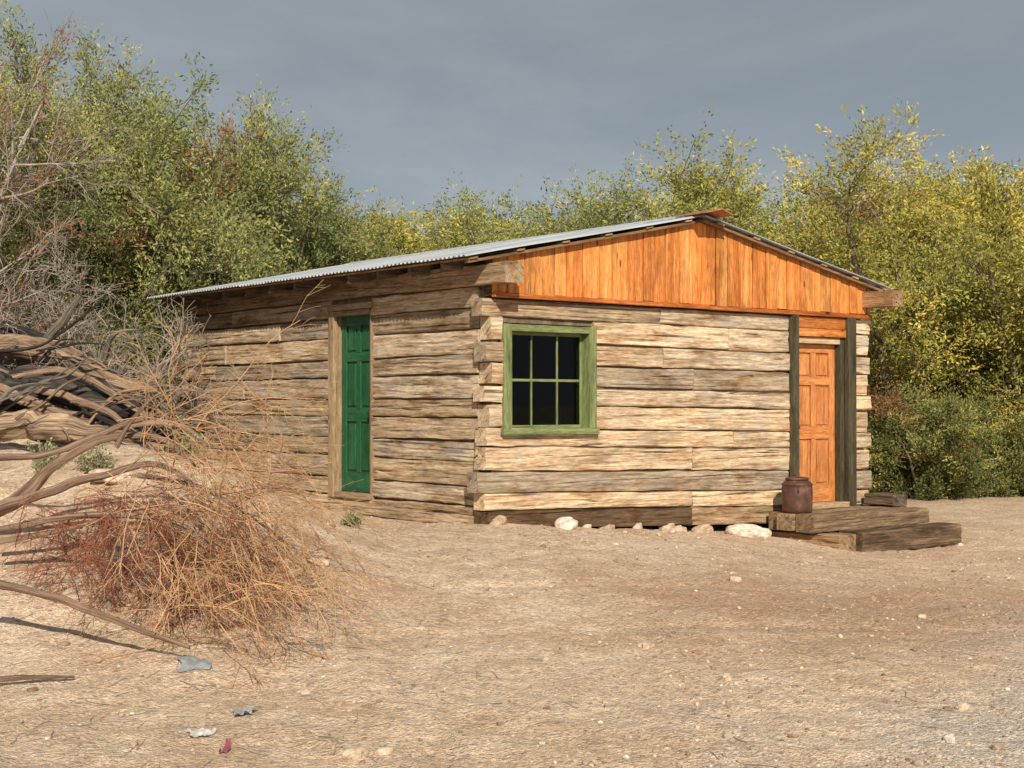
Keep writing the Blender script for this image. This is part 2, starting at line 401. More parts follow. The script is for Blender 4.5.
zbot = lambda s: -.035*np.asarray(s, float)
TOP = 2.42
fr = np.cumsum([0]+[.21, .18, .235, .26, .20, .26, .19, .245, .23, .26, .19]); fr = fr/fr[-1]
fl_ = np.cumsum([0]+[.22, .20, .25, .21, .24, .19, .25, .20, .26, .22, .21]); fl_ = fl_/fl_[-1]
NR = len(fr)-1
mbr = MB(); seed = 10
for i in range(NR):
    lo = (lambda A, q=fr[i]: zbot(A)+(TOP-zbot(A))*q+.006)
    hi = (lambda A, q=fr[i+1]: zbot(A)+(TOP-zbot(A))*q-.010)
    zc = TOP*(fr[i]+fr[i+1])/2
    start = -.04-rnd.uniform(0, .06) if i % 2 == 0 else rnd.uniform(-.02, .02)
    if i in (1, 2, 3): start -= .07
    runs = []
    if 1.03 < zc+.02 and zc < 2.17: 
        runs.append((start, .17)); runs.append((1.455, 4.68))
    else: runs.append((start, 4.68))
    runs.append((5.89, LEN+(.06 if i % 2 == 0 else -.0)))
    for (a, b) in runs:
        cuts = [a]
        if i == 0: cuts = [a, 2.95] if b < 5 else [a]
        elif b-a > 2.5 and rnd.random() < .6:
            cuts.append(rnd.uniform(a+1.0, b-.9))
        cuts.append(b)
        for p, q in zip(cuts[:-1], cuts[1:]):
            seed += 1; t = tint_rnd(); t = tuple(x*1.05 for x in t)
            if i == 0: t = (.22, .18, .155) if p < 2.0 else (.62, .55, .48)
            off = rnd.uniform(-.014, .012)-(.04 if i == 0 and p < 2 else 0)
            log(mbr, 0, p+.004, q-.004, lo, hi, off, .2, 1, t, seed)
mbr.obj('front_wall_logs', M_log, cabin, smooth=False)

mbl = MB()
TL = 2.56
for i in range(NR):
    lo = (lambda A, q=fl_[i]: TL*q+.006+A*0); hi = (lambda A, q=fl_[i+1]: TL*q-.010+A*0)
    zc = TL*(fl_[i]+fl_[i+1])/2
    start = .205
    end = DEP+(.14 if i % 2 else 0)
    runs = [(start, 2.24), (3.12, end)] if zc > .26 else [(start, end)]
    for (a, b) in runs:
        cuts = [a]
        if b-a > 2.5: cuts.append(rnd.uniform(a+1, b-1))
        cuts.append(b)
        for p, q in zip(cuts[:-1], cuts[1:]):
            seed += 1; t = tint_rnd()
            t = tuple(x*.88 for x in t)
            log(mbl, 1, p+.004, q-.004, lo, hi, rnd.uniform(-.018, .014), .2, 1, t, seed)
log(mbl, 1, -.36, 1.62, lambda A: 2.565+A*0, lambda A: 2.77+A*.0, -.085, .16, 1, (.66, .6, .52), 301)
log(mbl, 1, 1.64, DEP, lambda A: 2.565+A*0, lambda A: 2.76+A*.0, -.02, .16, 1, (.5, .45, .4), 302)
mbl.obj('left_wall_logs', M_log, cabin)
mbb = MB()
for i in range(NR):
    seed += 1
    log(mbb, 0, -.1+.3*(i % 2), LEN+.1, lambda A, q=fr[i]: TL*q+.004+A*0, lambda A, q=fr[i+1]: TL*q-.01+A*0, DEP, DEP-.2, -1, tint_rnd(), seed)
    log(mbb, 1, .205, DEP-.1, lambda A, q=fr[i]: -.3+(TL+.3)*q+.004+A*0, lambda A, q=fr[i+1]: -.3+(TL+.3)*q-.01+A*0, LEN, LEN-.2, -1, tint_rnd(), seed+200)
log(mbb, 1, -.52, DEP, lambda A: 2.56+A*0, lambda A: 2.76+A*0, LEN+.06, LEN-.16, -1, (.66, .53, .42), 303)
mbb.obj('rear_wall_logs', M_log, cabin)

mb = MB()
def core(p0, p1): mb.box(p0, p1, 0, 1)
core((.06, .05, .05), (4.7, .15, 1.0)); core((1.47, .05, 1.0), (4.7, .15, 2.42)); core((.06, .05, 1.0), (.14, .15, 2.42)); core((.14, .05, 2.17), (1.47, .15, 2.42))
core((5.9, .05, -.2), (6.15, .15, 2.42))
core((.05, .16, .05), (.15, 2.25, 2.6)); core((.05, 3.11, .05), (.15, 7.1, 2.6)); core((.05, 2.25, .05), (.15, 3.11, .25)); core((.05, 2.25, 2.42), (.15, 3.11, 2.6))
core((6.07, .2, -.2), (6.17, 7.1, 2.6)); core((.1, 7.05, .05), (6.1, 7.15, 2.6))
mb.obj('chinking', M_chink, cabin)
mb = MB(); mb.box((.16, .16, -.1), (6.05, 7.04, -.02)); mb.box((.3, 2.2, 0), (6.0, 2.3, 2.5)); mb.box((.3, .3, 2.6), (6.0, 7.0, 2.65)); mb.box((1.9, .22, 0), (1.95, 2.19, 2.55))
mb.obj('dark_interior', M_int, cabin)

# roof
RID, EAVE = 3.50, 2.80
s_r = 3.05
def roof_z(s): return RID-(abs(s-s_r)/3.5)*(RID-EAVE)
def roof_side(name, sa, sb):
    ys = np.arange(-.17, 7.42, .0127); xs = np.linspace(sa, sb, 9)
    XX, YY = np.meshgrid(xs, ys)
    ZZ = RID-(np.abs(XX-s_r)/3.5)*(RID-EAVE)+.012*np.sin(YY/.076*2*math.pi)+.014*vn(XX*.8, YY*.5, 44)+.012
    ZZ += .006*(np.floor(YY/.66) % 2)
    XX = XX+(.02*hsh(np.floor(YY/.66).astype(np.int64), np.zeros(YY.shape, np.int64), 3)-.01)*np.sign(XX-s_r)*(np.abs(XX-s_r) > 3)
    V = np.stack([XX, YY, ZZ], -1).reshape(-1, 3)
    a, b = ZZ.shape; idx = np.arange(a*b).reshape(a, b)
    F = np.stack([idx[:-1, :-1], idx[:-1, 1:], idx[1:, 1:], idx[1:, :-1]], -1).reshape(-1, 4)
    link(bpy.data.objects.new(name, np_mesh(name, V, F, M_metal, smooth=True)), cabin)
roof_side('corrugated_roof_left', s_r-3.5, s_r); roof_side('corrugated_roof_right', s_r, s_r+3.5)
mb = MB()
def sloped(mb, sa, sb, y0, y1, th, top_off, tint):
    za, zb_ = roof_z(sa)+top_off, roof_z(sb)+top_off
    V = [(sa,y0,za-th),(sb,y0,zb_-th),(sb,y1,zb_-th),(sa,y1,za-th),(sa,y0,za),(sb,y0,zb_),(sb,y1,zb_),(sa,y1,za)]
    V = np.array(V); off = rnd.uniform(0, 40)
    mb.add(V, [(0,3,2,1),(4,5,6,7),(0,1,5,4),(1,2,6,5),(2,3,7,6),(3,0,4,7)], V+off, tint)
for side in (0, 1):
    y = .35
    while y < 7.3:
        if side == 0: sloped(mb, s_r-3.40, s_r-.03, y, y+.05, .10, -.035, 1.1)
        else: sloped(mb, s_r+.03, s_r+3.40, y, y+.05, .10, -.035, 1.1)
        y += .61
mb.obj('rafters', M_dark, cabin, bevel=.004)
mb = MB()
for side in (0, 1):
    for k in range(6):
        d0 = .1+k*.62
        a, b = (s_r-3.42+d0-.1, s_r-3.42+d0+.0) if side == 0 else (s_r+3.42-d0, s_r+3.42-d0+.1)
        sloped(mb, a, b, -.15, 7.38, .02, -.012, (.9, .8, .7))
mb.obj('roof_battens', M_jamb, cabin)
mb = MB()
sloped(mb, s_r-3.42, s_r-.004, -.13, -.05, .03, -.036, (.6, .5, .42)); sloped(mb, s_r+.004, s_r+3.42, -.13, -.05, .03, -.036, (.6, .5, .42))
mb.obj('verge_boards', M_jamb, cabin, bevel=.003)
def cap(name, mat, y0, y1, w, zo):
    mb = MB()
    for sg in (-1, 1):
        p = [(s_r, RID+zo), (s_r+sg*w, RID+zo-w*.24)]
        V = np.array([(p[0][0], y0, p[0][1]), (p[1][0], y0+.04, p[1][1]), (p[1][0], y1, p[1][1]), (p[0][0], y1, p[0][1]),
                      (p[0][0], y0, p[0][1]-.015), (p[1][0], y0+.04, p[1][1]-.015), (p[1][0], y1, p[1][1]-.015), (p[0][0], y1, p[0][1]-.015)])
        mb.add(V, [(0,1,2,3),(7,6,5,4),(0,4,5,1),(1,5,6,2),(2,6,7,3)], V, 1)
    mb.obj(name, mat, cabin)
cap('ridge_cap', M_metal, -.05, 7.45, .2, .045)
cap('ridge_end_board', M_rust, -.42, .12, .22, .065)

mb = MB(); s = .0; rb = random.Random(8)
ZG = 2.475
while s < LEN-.05:
    w = rb.choice([.16, .19, .19, .21, .24]); e = min(s+w, LEN)
    d = rb.uniform(-.010, .010); y0 = -.045+d; y1 = -.02+d
    g_ = rb.uniform(.003, .007)
    zg = ZG+rb.uniform(-.008, .008)
    pts = [(s+g_, zg), (e-g_, zg), (e-g_, roof_z(e)-.04)]
    if s < s_r < e: pts.append((s_r, roof_z(s_r)-.04))
    pts.append((s+g_, roof_z(s)-.04))
    n_ = len(pts)
    V = np.array([(p[0], y0, p[1]) for p in pts]+[(p[0], y1, p[1]) for p in pts])
    off = rb.uniform(0, 60); G = V[:, [2, 0, 1]]+np.array([off, off*.5, off*.3])
    v = rb.uniform(.74, 1.15); w_ = rb.uniform(-.06, .18)
    mb.add(V, [tuple(range(n_)), tuple(range(2*n_-1, n_-1, -1))]+[(i, i+n_, (i+1) % n_+n_, (i+1) % n_) for i in range(n_)], G, (v, v*(1+w_), v*(1+w_*1.5)))
    s = e
mb.obj('gable_boards', M_orange, cabin, bevel=.003)
mb = MB(); mb.box((.0, -.012, 2.44), (LEN, .1, 2.84)); 
V = np.array([(0,-.012,2.84),(LEN,-.012,2.84),(s_r,-.012,3.42),(0,.06,2.84),(LEN,.06,2.84),(s_r,.06,3.42)])
mb.add(V, [(0,1,2),(5,4,3),(0,2,5,3),(1,4,5,2)], V, 1); 
V = V+np.array([0, 7.1, 0]); mb.add(V, [(0,1,2),(5,4,3),(0,2,5,3),(1,4,5,2)], V, 1); mb.box((.2, 7.09, 2.55), (6.0, 7.16, 2.84))
mb.obj('gable_backing', M_dark, cabin)
mb = MB(); mb.box((.01, -.075, 2.425), (3.2, -.015, 2.472), 0, (.7, .6, .56), .003); mb.box((3.205, -.075, 2.42), (LEN, -.015, 2.47), 0, (.6, .52, .5), .003)
mb.obj('gable_trim', M_orange, cabin, bevel=.004)

# window
win = empty('window'); win.parent = cabin
x0, x1, z0, z1 = .165, 1.46, 1.03, 2.155
mb = MB(); fw = .105
mb.box((x0, -.035, z0-.005), (x0+fw, .03, z1), 2, 1, .002); mb.box((x1-fw, -.035, z0-.005), (x1, .03, z1), 2, 1, .002)
mb.box((x0+fw+.001, -.033, z1-fw*.7), (x1-fw-.001, .03, z1-.002), 0, 1, .001)
mb.box((x0-.02, -.055, z0-.05), (x1+.02, .03, z0+.02), 0, .95, .002)
mb.box((x0+.03, .032, z0+.0), (x0+fw, .19, z1-.03), 2, .8); mb.box((x1-fw, .032, z0), (x1-.03, .19, z1-.03), 2, .9)
mb.box((x0+fw+.001, .032, z1-fw*.7), (x1-fw-.001, .19, z1-.03), 0, .8); mb.box((x0+fw+.001, .032, z0-.03), (x1-fw-.001, .19, z0+.02), 0, .9)
mb.obj('window_frame', M_greenframe, win, bevel=.004)
mb = MB(); a, b = x0+fw, x1-fw; c0, c1 = z0+.02, z1-fw*.7
sw = .035; yy0, yy1 = .085, .12
mb.box((a+.001, yy0, c0+.001), (a+sw, yy1, c1-.001), 2); mb.box((b-sw, yy0, c0+.001), (b-.001, yy1, c1-.001), 2)
mb.box((a+sw, yy0+.001, c0+.001), (b-sw, yy1, c0+sw), 0); mb.box((a+sw, yy0+.001, c1-sw), (b-sw, yy1, c1-.001), 0)
for k in (1, 2):
    xm = a+(b-a)*k/3; mb.box((xm-.010, yy0+.004, c0+sw), (xm+.010, yy1-.002, c1-sw), 2, .9)
zm = (c0+c1)/2; mb.box((a+sw, yy0+.006, zm-.014), (b-sw, yy1-.003, zm+.014), 0, .9)
mb.obj('sash', M_greenframe, win, bevel=.003)
mb = MB(); mb.box((a+.01, .10, c0+.01), (b-.01, .103, c1-.01)); mb.obj('glass', M_glass, win)

def door(name, mat, horiz0, horiz1, z0, z1, depth, axis, parent):
    mb = MB()
    def bx(a, b, za, zb, d0, d1, ax, t=1):
        if axis == 0: mb.box((a, depth+d0, za), (b, depth+d1, zb), ax, t)
        else: mb.box((depth+d0, a, za), (depth+d1, b, zb), ax, t)
    st = .11; H = z1-z0
    bx(horiz0, horiz1, z0, z1, .022, .045, 2, .85)
    bx(horiz0, horiz0+st, z0, z1, 0, .02, 2, 1); bx(horiz1-st, horiz1, z0, z1, 0, .02, 2, 1.04)
    rails = [(0, .11), (.40, .475), (.74, .79), (.945, 1)]
    for (p, q) in rails: bx(horiz0+st, horiz1-st, z0+p*H, z0+q*H, .001, .02, 0 if axis == 0 else 1, 1.02)
    mid = (horiz0+horiz1)/2
    for (p, q) in [(.11, .40), (.475, .74), (.79, .945)]:
        bx(mid-.045, mid+.045, z0+p*H, z0+q*H, .002, .02, 2, .98)
        for (aa, bb) in ((horiz0+st, mid-.045), (mid+.045, horiz1-st)):
            bx(aa+.03, bb-.03, z0+p*H+.03, z0+q*H-.03, .008, .03, 2, 1.0)
    return mb.obj(name, mat, parent, bevel=.005)
door('front_door', M_doororange, 4.83, 5.66, .07, 2.07, .09, 0, cabin)
mb = MB()
mb.box((4.675, -.08, -.02), (4.775, .0, 2.415), 2, .8, .004); mb.box((4.75, .003, 0), (4.825, .2, 2.36), 2, .8)
mb.box((5.735, -.075, -.1), (5.895, -.005, 2.415), 2, .7, .004); mb.box((5.665, -.0, 0), (5.75, .2, 2.36), 2, .65)
mb.obj('front_door_posts', M_greytrim, cabin, bevel=.006)
mb = MB(); mb.box((4.785, -.04, 2.16), (5.73, .0, 2.26), 0, .9, .002); mb.box((4.785, -.03, 2.265), (5.73, .0, 2.41), 0, .7, .002)
mb.obj('front_door_lintel', M_orange, cabin, bevel=.004)
mb = MB(); mb.box((4.828, .0, 2.075), (5.662, .12, 2.155), 0, 1.2); mb.box((4.80, -.09, .0), (5.73, .15, .065), 0, 1.0)
mb.obj('front_door_head_and_sill', M_jamb, cabin, bevel=.004)
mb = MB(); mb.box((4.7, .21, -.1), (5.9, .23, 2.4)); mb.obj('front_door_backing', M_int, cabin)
def lathe(name, prof, seg, mat, loc, parent=None):
    V = []; F = []
    for (r, z) in prof:
        for j in range(seg):
            a = 2*math.pi*j/seg; V.append((r*math.cos(a), r*math.sin(a), z))
    for i in range(len(prof)-1):
        for j in range(seg): F.append((i*seg+j, i*seg+(j+1) % seg, (i+1)*seg+(j+1) % seg, (i+1)*seg+j))
    me = bpy.data.meshes.new(name); me.from_pydata(V, [], F); me.materials.append(mat)
    for p in me.polygons: p.use_smooth = True
    o = bpy.data.objects.new(name, me); o.location = loc; link(o, parent); return o
KN = [(0, 0), (.028, 0), (.028, .008), (.012, .012), (.012, .035), (.026, .04), (.03, .055), (.02, .068), (0, .07)]
k = lathe('front_door_knob', KN, 16, M_knob, (4.89, .09, 1.02), cabin); k.rotation_euler = (math.radians(90), 0, 0)
door('side_door', M_greendoor, 2.27, 3.02, .27, 2.36, .07, 1, cabin)
mb = MB()
mb.box((-.055, 3.02, .2), (.0, 3.13, 2.42), 2, .85, .003); mb.box((.0, 3.025, .22), (.2, 3.10, 2.40), 2, .8)
mb.box((-.02, 2.235, .2), (.2, 2.265, 2.40), 2, .6); mb.box((-.05, 2.2, 2.425), (.18, 3.16, 2.50), 1, .7)
mb.box((-.03, 2.27, 2.362), (.18, 3.02, 2.42), 1, .7); mb.box((-.04, 2.25, .2), (.18, 3.02, .265), 1, .8)
mb.obj('side_door_frame', M_jamb, cabin, bevel=.004)
k = lathe('side_door_knob', KN, 16, M_knob, (.07, 2.33, 1.2), cabin); k.rotation_euler = (0, math.radians(-90), 0)

# ------------------------------------------------------------------ steps
steps = empty('wooden_steps')
mb = MB()
log(mb, 0, 4.14, 6.36, lambda A: -.20+A*0, lambda A: .0+A*0, -.84, -.56, 1, (.85, .8, .75), 401)
log(mb, 0, 4.10, 6.30, lambda A: -.19+A*0, lambda A: .01+A*0, -.55, -.30, 1, (1.1, 1.05, 1), 411)
log(mb, 0, 4.18, 6.34, lambda A: -.20+A*0, lambda A: .005+A*0, -.29, -.10, 1, (.9, .85, .8), 412)
mb.obj('upper_step_timbers', M_deck, steps)
mb = MB()
log(mb, 0, 4.62, 6.58, lambda A: -.46+A*0, lambda A: -.19+A*0, -1.16, -.82, 1, (1.05, .95, .85), 402)
log(mb, 0, 4.6, 6.3, lambda A: -.46+A*0, lambda A: -.215+A*0, -.79, -.2, 1, (.9, .9, .9), 403)
log(mb, 1, -.55, -.10, lambda A: .02+A*0, lambda A: .17+A*0, 6.0, 6.3, 1, (1, 1, 1), 405)
mb.obj('lower_step_beam', M_dark, steps)
mb = MB()
log(mb, 1, -1.14, -.05, lambda A: -.46+A*0, lambda A: -.215+A*0, 4.22, 4.52, 1, (.62, .53, .44), 404)
mb.obj('side_beam', M_log, steps)

cr = empty('metal_churn', (4.33, -.42, .012))
lathe('body', [(0, 0), (.165, 0), (.178, .012), (.18, .05), (.185, .2), (.183, .30), (.178, .325), (.186, .33), (.186, .345), (.172, .352), (.15, .375), (.135, .385), (.12, .39)], 40, M_crock, (0, 0, 0), cr)
lathe('lid', [(.123, .385), (.14, .392), (.142, .412), (.13, .42), (.05, .43), (.03, .432), (.028, .445), (.035, .455), (.03, .465), (0, .468)], 32, M_crock, (0, 0, 0), cr)
for sg in (-1, 1):
    P_ = [(sg*.18, 0, .25), (sg*.205, 0, .255), (sg*.212, 0, .28), (sg*.205, 0, .305), (sg*.18, 0, .31)]
    cu = bpy.data.curves.new('handle', 'CURVE'); cu.dimensions = '3D'; cu.bevel_depth = .008; sp = cu.splines.new('POLY'); sp.points.add(4)
    for i, p in enumerate(P_): sp.points[i].co = (*p, 1)
    cu.materials.append(M_crock); o = bpy.data.objects.new('handle', cu); o.rotation_euler = (0, 0, .8); link(o, cr)

# ------------------------------------------------------------------ branching plants
def nrm(v): return v/np.maximum(np.linalg.norm(v, axis=-1, keepdims=True), 1e-9)
def grow(S, D, L, n, wig, grav, rng):
    M = len(S); P = np.zeros((M, n, 3)); T = np.zeros((M, n, 3)); P[:, 0] = S; d = nrm(D); T[:, 0] = d
    st = (L/(n-1))[:, None]
    for i in range(1, n):
        d = nrm(d+wig*rng.normal(0, 1, (M, 3))+np.array([0, 0, grav])); P[:, i] = P[:, i-1]+d*st; T[:, i] = d
    return P, T
def kids(P, T, nper, t0, t1, spread, rng, up=0):
    M, n, _ = P.shape; pi = np.repeat(np.arange(M), nper); t = rng.uniform(t0, t1, len(pi))
    q = t*(n-1); i = np.minimum(q.astype(int), n-2); w = (q-i)[:, None]
    S = P[pi, i]*(1-w)+P[pi, i+1]*w; D = nrm(T[pi, i]+spread*nrm(rng.normal(0, 1, (len(pi), 3)))+np.array([0, 0, up]))
    return S, D, pi, t
def tubes(P, R, k):
    M, n, _ = P.shape
    T = np.gradient(P, axis=1); T = nrm(T)
    ref = np.where(np.abs(T[..., 2:3]) > .9, np.array([1., 0, 0]), np.array([0, 0, 1.]))
    A = nrm(np.cross(T, ref)); B = np.cross(T, A)
    an = np.arange(k)*2*math.pi/k
    V = P[:, :, None]+R[:, :, None, None]*(A[:, :, None]*np.cos(an)[None, None, :, None]+B[:, :, None]*np.sin(an)[None, None, :, None])
    idx = np.arange(M*n*k).reshape(M, n, k); j2 = np.roll(idx, -1, 2)
    F = np.stack([idx[:, :-1], idx[:, 1:], j2[:, 1:], j2[:, :-1]], -1).reshape(-1, 4)
    return V.reshape(-1, 3), F
def merge(parts):
    Vs, Fs, o = [], [], 0
    for V, F in parts: Vs.append(V); Fs.append(F+o); o += len(V)
    return np.concatenate(Vs), np.concatenate(Fs)
def taper(r0, n, M, end=.3): return np.asarray(r0).reshape(-1, 1)*np.linspace(1, end, n)[None]*np.ones((M, 1))

def leaves(P, T, per, lmin, lmax, wr, jit, rng, pc, spread=.9):
    M, n, _ = P.shape
    S, D, pi, t = kids(P, T, per, .05, 1, spread, rng, .1)
    S = S+rng.normal(0, jit, S.shape)
    L = rng.uniform(lmin, lmax, len(S))[:, None]; side = nrm(np.cross(D, rng.normal(0, 1, D.shape)))*L*wr
    a = S; b = S+D*L*.5+side; c = S+D*L; d = S+D*L*.5-side
    V = np.stack([a, b, c, d], 1).reshape(-1, 3); F = np.arange(len(V)).reshape(-1, 4)
    col = pc[pi]*rng.uniform(.75, 1.25, (len(S), 1))
    return V, F, np.repeat(col, 4, 0)

def make_tree(name, seed, H, lean, pal, rust=.03, nst=6, n1=14, n2=7, n3=6, per=30, low=.12, sp_len=.55, lw=.18):
    rng = np.random.default_rng(seed)
    a = np.arange(nst)*2*math.pi/nst+rng.uniform(-.4, .4, nst); ln = rng.uniform(.2, 1.0, nst)*lean
    S = np.stack([np.cos(a)*.2, np.sin(a)*.2, np.full(nst, -.2)], -1); D = np.stack([np.cos(a)*ln, np.sin(a)*ln, np.ones(nst)], -1)
    L0 = H*rng.uniform(.6, .78, nst); P0, T0 = grow(S, D, L0, 9, .13, .03, rng)
    S, D, pi, t = kids(P0, T0, n1, low, 1, 1.1, rng, .12); L1 = H*.25*(1.1-.4*t)*rng.uniform(.6, 1.1, len(S))
    P1, T1 = grow(S, D, L1, 6, .2, .02, rng); r1 = .035*(1.2-t)*H/6
    S, D, pi2, t = kids(P1, T1, n2, .25, 1, 1.1, rng, .1); L2 = H*.11*rng.uniform(.5, 1.2, len(S))
    P2, T2 = grow(S, D, L2, 5, .22, .02, rng)
    S, D, pi3, t = kids(P2, T2, n3, .2, 1, 1.1, rng, .05); L3 = sp_len*rng.uniform(.5, 1.2, len(S))
    P3, T3 = grow(S, D, L3, 4, .22, -.08, rng)
    parts = [tubes(P0, taper(rng.uniform(.06, .11, nst)*H/6, 9, nst, .25), 7), tubes(P1, taper(r1, 6, len(P1), .3), 5),
             tubes(P2, taper(np.full(len(P2), .010), 5, len(P2), .4), 3)]
    V, F = merge(parts); wood = np_mesh(name+'_wood', V, F, M_bark, smooth=True)
    pal = np.array(pal)
    w1 = rng.uniform(0, 1, len(P1)); w2 = np.clip(w1[pi2]+rng.normal(0, .2, len(P2)), 0, 1)
    h2 = P2[:, -1, 2]/H
    w2 = np.clip(w2*.75+.45*(h2-.2), 0, 1)
    c2 = pal[0]*(1-w2[:, None])+pal[1]*w2[:, None]
    c2 = c2*rng.uniform(.7, 1.25, (len(c2), 1))
    isr = (rng.uniform(0, 1, len(P1)) < rust)[pi2] & (rng.uniform(0, 1, len(P2)) < .8)
    c2[isr] = np.array([.32, .17, .08])
    isy = rng.uniform(0, 1, len(P2)) < .12; c2[isy & ~isr] = pal[2]
    LV, LF, LC = leaves(P3, T3, per, .035, .085, lw, .04, rng, c2[pi3], .9)
    lm = np_mesh(name+'_leaves', LV, LF, M_leaf, col=LC)
    top = np.percentile(LV[:, 2], 99.0); rad = np.percentile(np.hypot(LV[:, 0], LV[:, 1]), 95)
    return wood, lm, top, rad

YG = [(.27, .285, .08), (.57, .50, .13), (.74, .60, .15)]
GR = [(.16, .20, .08), (.37, .385, .145), (.50, .46, .17)]
protos = [make_tree('mesquite_a', 1, 6.4, .75, YG), make_tree('mesquite_b', 2, 6.4, .85, YG), make_tree('mesquite_c', 3, 6.2, .65, GR, .05),
          make_tree('mesquite_d', 4, 6.6, .55, GR, .12), make_tree('mesquite_e', 6, 6.0, .8, [(.22, .25, .085), (.47, .46, .14), (.63, .55, .16)], .05)]
bush = make_tree('shrub', 9, 2.6, 1.3, [(.14, .165, .06), (.32, .33, .115), (.46, .44, .14)], .05, nst=9, n1=8, n2=6, n3=5, per=26, low=.05, sp_len=.35)
tr_rng = random.Random(2)
def place(proto, r, f, top, width=1.0, name='mesquite_tree', rot=None):
    wood, lm, tp, rad = proto
    x, y = W(r, f); x = float(x); y = float(y); z = float(ground_z(np.array(x), np.array(y)))
    e = empty(name, (x, y, z)); sz = (top-z)/tp; e.scale = (sz*width, sz*width, sz); e.rotation_euler = (0, 0, tr_rng.uniform(0, 6.28) if rot is None else rot)
    link(bpy.data.objects.new('trunk_and_limbs', wood), e); link(bpy.data.objects.new('crown', lm), e)
A_, B_, C_, D_, E_ = protos
for t in [(A_, 4.3, 31, 5.9, 1.1), (B_, 7.6, 29.5, 5.9, 1.1), (A_, 10.8, 29, 6.0, 1.1), (B_, 13.8, 29, 6.1, 1.1), (E_, 5.9, 33, 6.4, 1.1), (B_, 9.3, 33, 6.6, 1.15), (A_, 12.9, 34, 6.8, 1.15), (E_, 17, 33, 7, 1),
          (C_, 1.8, 31.5, 5.7, 1.1), (E_, -.6, 31, 5.3, 1.15), (B_, -2.9, 31, 5.1, 1.1), (E_, -4.8, 33, 5.4, 1.1), (E_, 2.9, 35, 6.3, 1.2), (C_, -1.2, 36, 5.8, 1.3),
          (C_, -4.9, 25.8, 6.2, .9), (D_, -6.5, 24.8, 6.3, 1.0), (C_, -3.5, 28, 5.1, .9), (D_, -7.0, 21.0, 6.1, .9), (D_, -8.6, 23, 6.9, 1), (C_, -9.3, 27.5, 7.0, 1.1), (E_, -6.2, 29, 6.2, 1.1)]:
    place(*t)
for i in range(8):
    place(protos[i % 5], -13+i*4.6+tr_rng.uniform(-1, 1), 42+tr_rng.uniform(-2, 3), 6.4+tr_rng.uniform(-.7, .5), 1.5)
for t in [(bush, 7.7, 27, 1.4, 1), (bush, 8.9, 27.6, 1.2, 1), (bush, 6.6, 28, 1.6, 1), (bush, 11.9, 27.4, 1.8, 1), (bush, -5.4, 22.5, 2.6, 1.1), (bush, -7.4, 20.2, 2.5, 1), (bush, 13.4, 27, 2.0, 1), (bush, 5.3, 28.5, 2, 1), (bush, -8.6, 19, 2.6, 1)]:
    place(*t, name='desert_shrub')

def bare(name, base, H, dirs, mat, seed, r0=.07, n1=9, n2=7, n3=6, wig=.2, l1=.4, leafp=0, leafcol=(.30, .14, .07)):
    rng = np.random.default_rng(seed); D = np.array(dirs, float); M = len(D)
    S = np.zeros((M, 3))+np.array(base); P0, T0 = grow(S, D, H*rng.uniform(.7, 1, M), 10, wig, .02, rng)
    S, D, pi, t = kids(P0, T0, n1, .15, 1, .9, rng); P1, T1 = grow(S, D, H*l1*(1.2-.6*t)*rng.uniform(.6, 1.2, len(S)), 8, wig, 0, rng)
    S, D, pi, t = kids(P1, T1, n2, .2, 1, .9, rng); P2, T2 = grow(S, D, H*l1*.45*rng.uniform(.5, 1.2, len(S)), 6, wig, 0, rng)
    S, D, pi, t = kids(P2, T2, n3, .2, 1, .9, rng); P3, T3 = grow(S, D, H*l1*.2*rng.uniform(.5, 1.2, len(S)), 5, wig, -.03, rng)
    V, F = merge([tubes(P0, taper(np.full(M, r0), 10, M, .25), 7), tubes(P1, taper(np.full(len(P1), r0*.35), 8, len(P1), .3), 5), tubes(P2, taper(np.full(len(P2), .008), 6, len(P2), .5), 3), tubes(P3, taper(np.full(len(P3), .004), 5, len(P3), .6), 3)])
    e = empty(name); link(bpy.data.objects.new('branches', np_mesh(name, V, F, mat, smooth=True)), e)
    if leafp:
        sel2 = rng.uniform(0, 1, len(P2)) < leafp; Q, TQ = P2[sel2], T2[sel2]
        LV, LF, LC = leaves(Q, TQ, 110, .03, .07, .2, .07, rng, np.tile(leafcol, (len(Q), 1)))
        link(bpy.data.objects.new('dry_leaf_clumps', np_mesh(name+'_leaf', LV, LF, M_leaf, col=LC)), e)
    return e
def wp(r, f, z): x, y = W(r, f); return (float(x), float(y), z)
def wd(dr, df, dz): return (dr*Rv[0]+df*Fv[0], dr*Rv[1]+df*Fv[1], dz)
bare('dead_tree', wp(-6.9, 17.5, .7), 4.8, [wd(.2, .1, 1), wd(.45, 0, .9), wd(.05, -.2, 1), wd(-.3, .2, 1), wd(.3, .1, 1.2)], M_grey, 21, .05, 10, 7, 5, .16, .35, .08)
bare('dead_grey_bush', wp(-5.6, 19.0, .7), 2.5, [wd(.25, 0, 1), wd(-.4, 0, .9), wd(.1, -.4, .9), wd(.4, .1, .8), wd(-.1, .2, 1), wd(-.8, -.1, .7)], M_grey, 22, .03, 10, 7, 6, .22, .42)
bare('dead_grey_bush', wp(-5.9, 17.8, .7), 2.3, [wd(.3, 0, .9), wd(-.4, 0, .9), wd(.1, -.4, .9), wd(.5, .1, .7)], M_grey, 23, .03, 9, 7, 6, .22, .45)
bare('dead_grey_bush', wp(-5.2, 16.9, 1.0), 1.7, [wd(.3, 0, .9), wd(-.5, 0, .8), wd(.1, -.4, .9), wd(.7, .1, .5), wd(-.8, -.2, .6)], M_grey, 24, .025, 9, 6, 5, .24, .5)

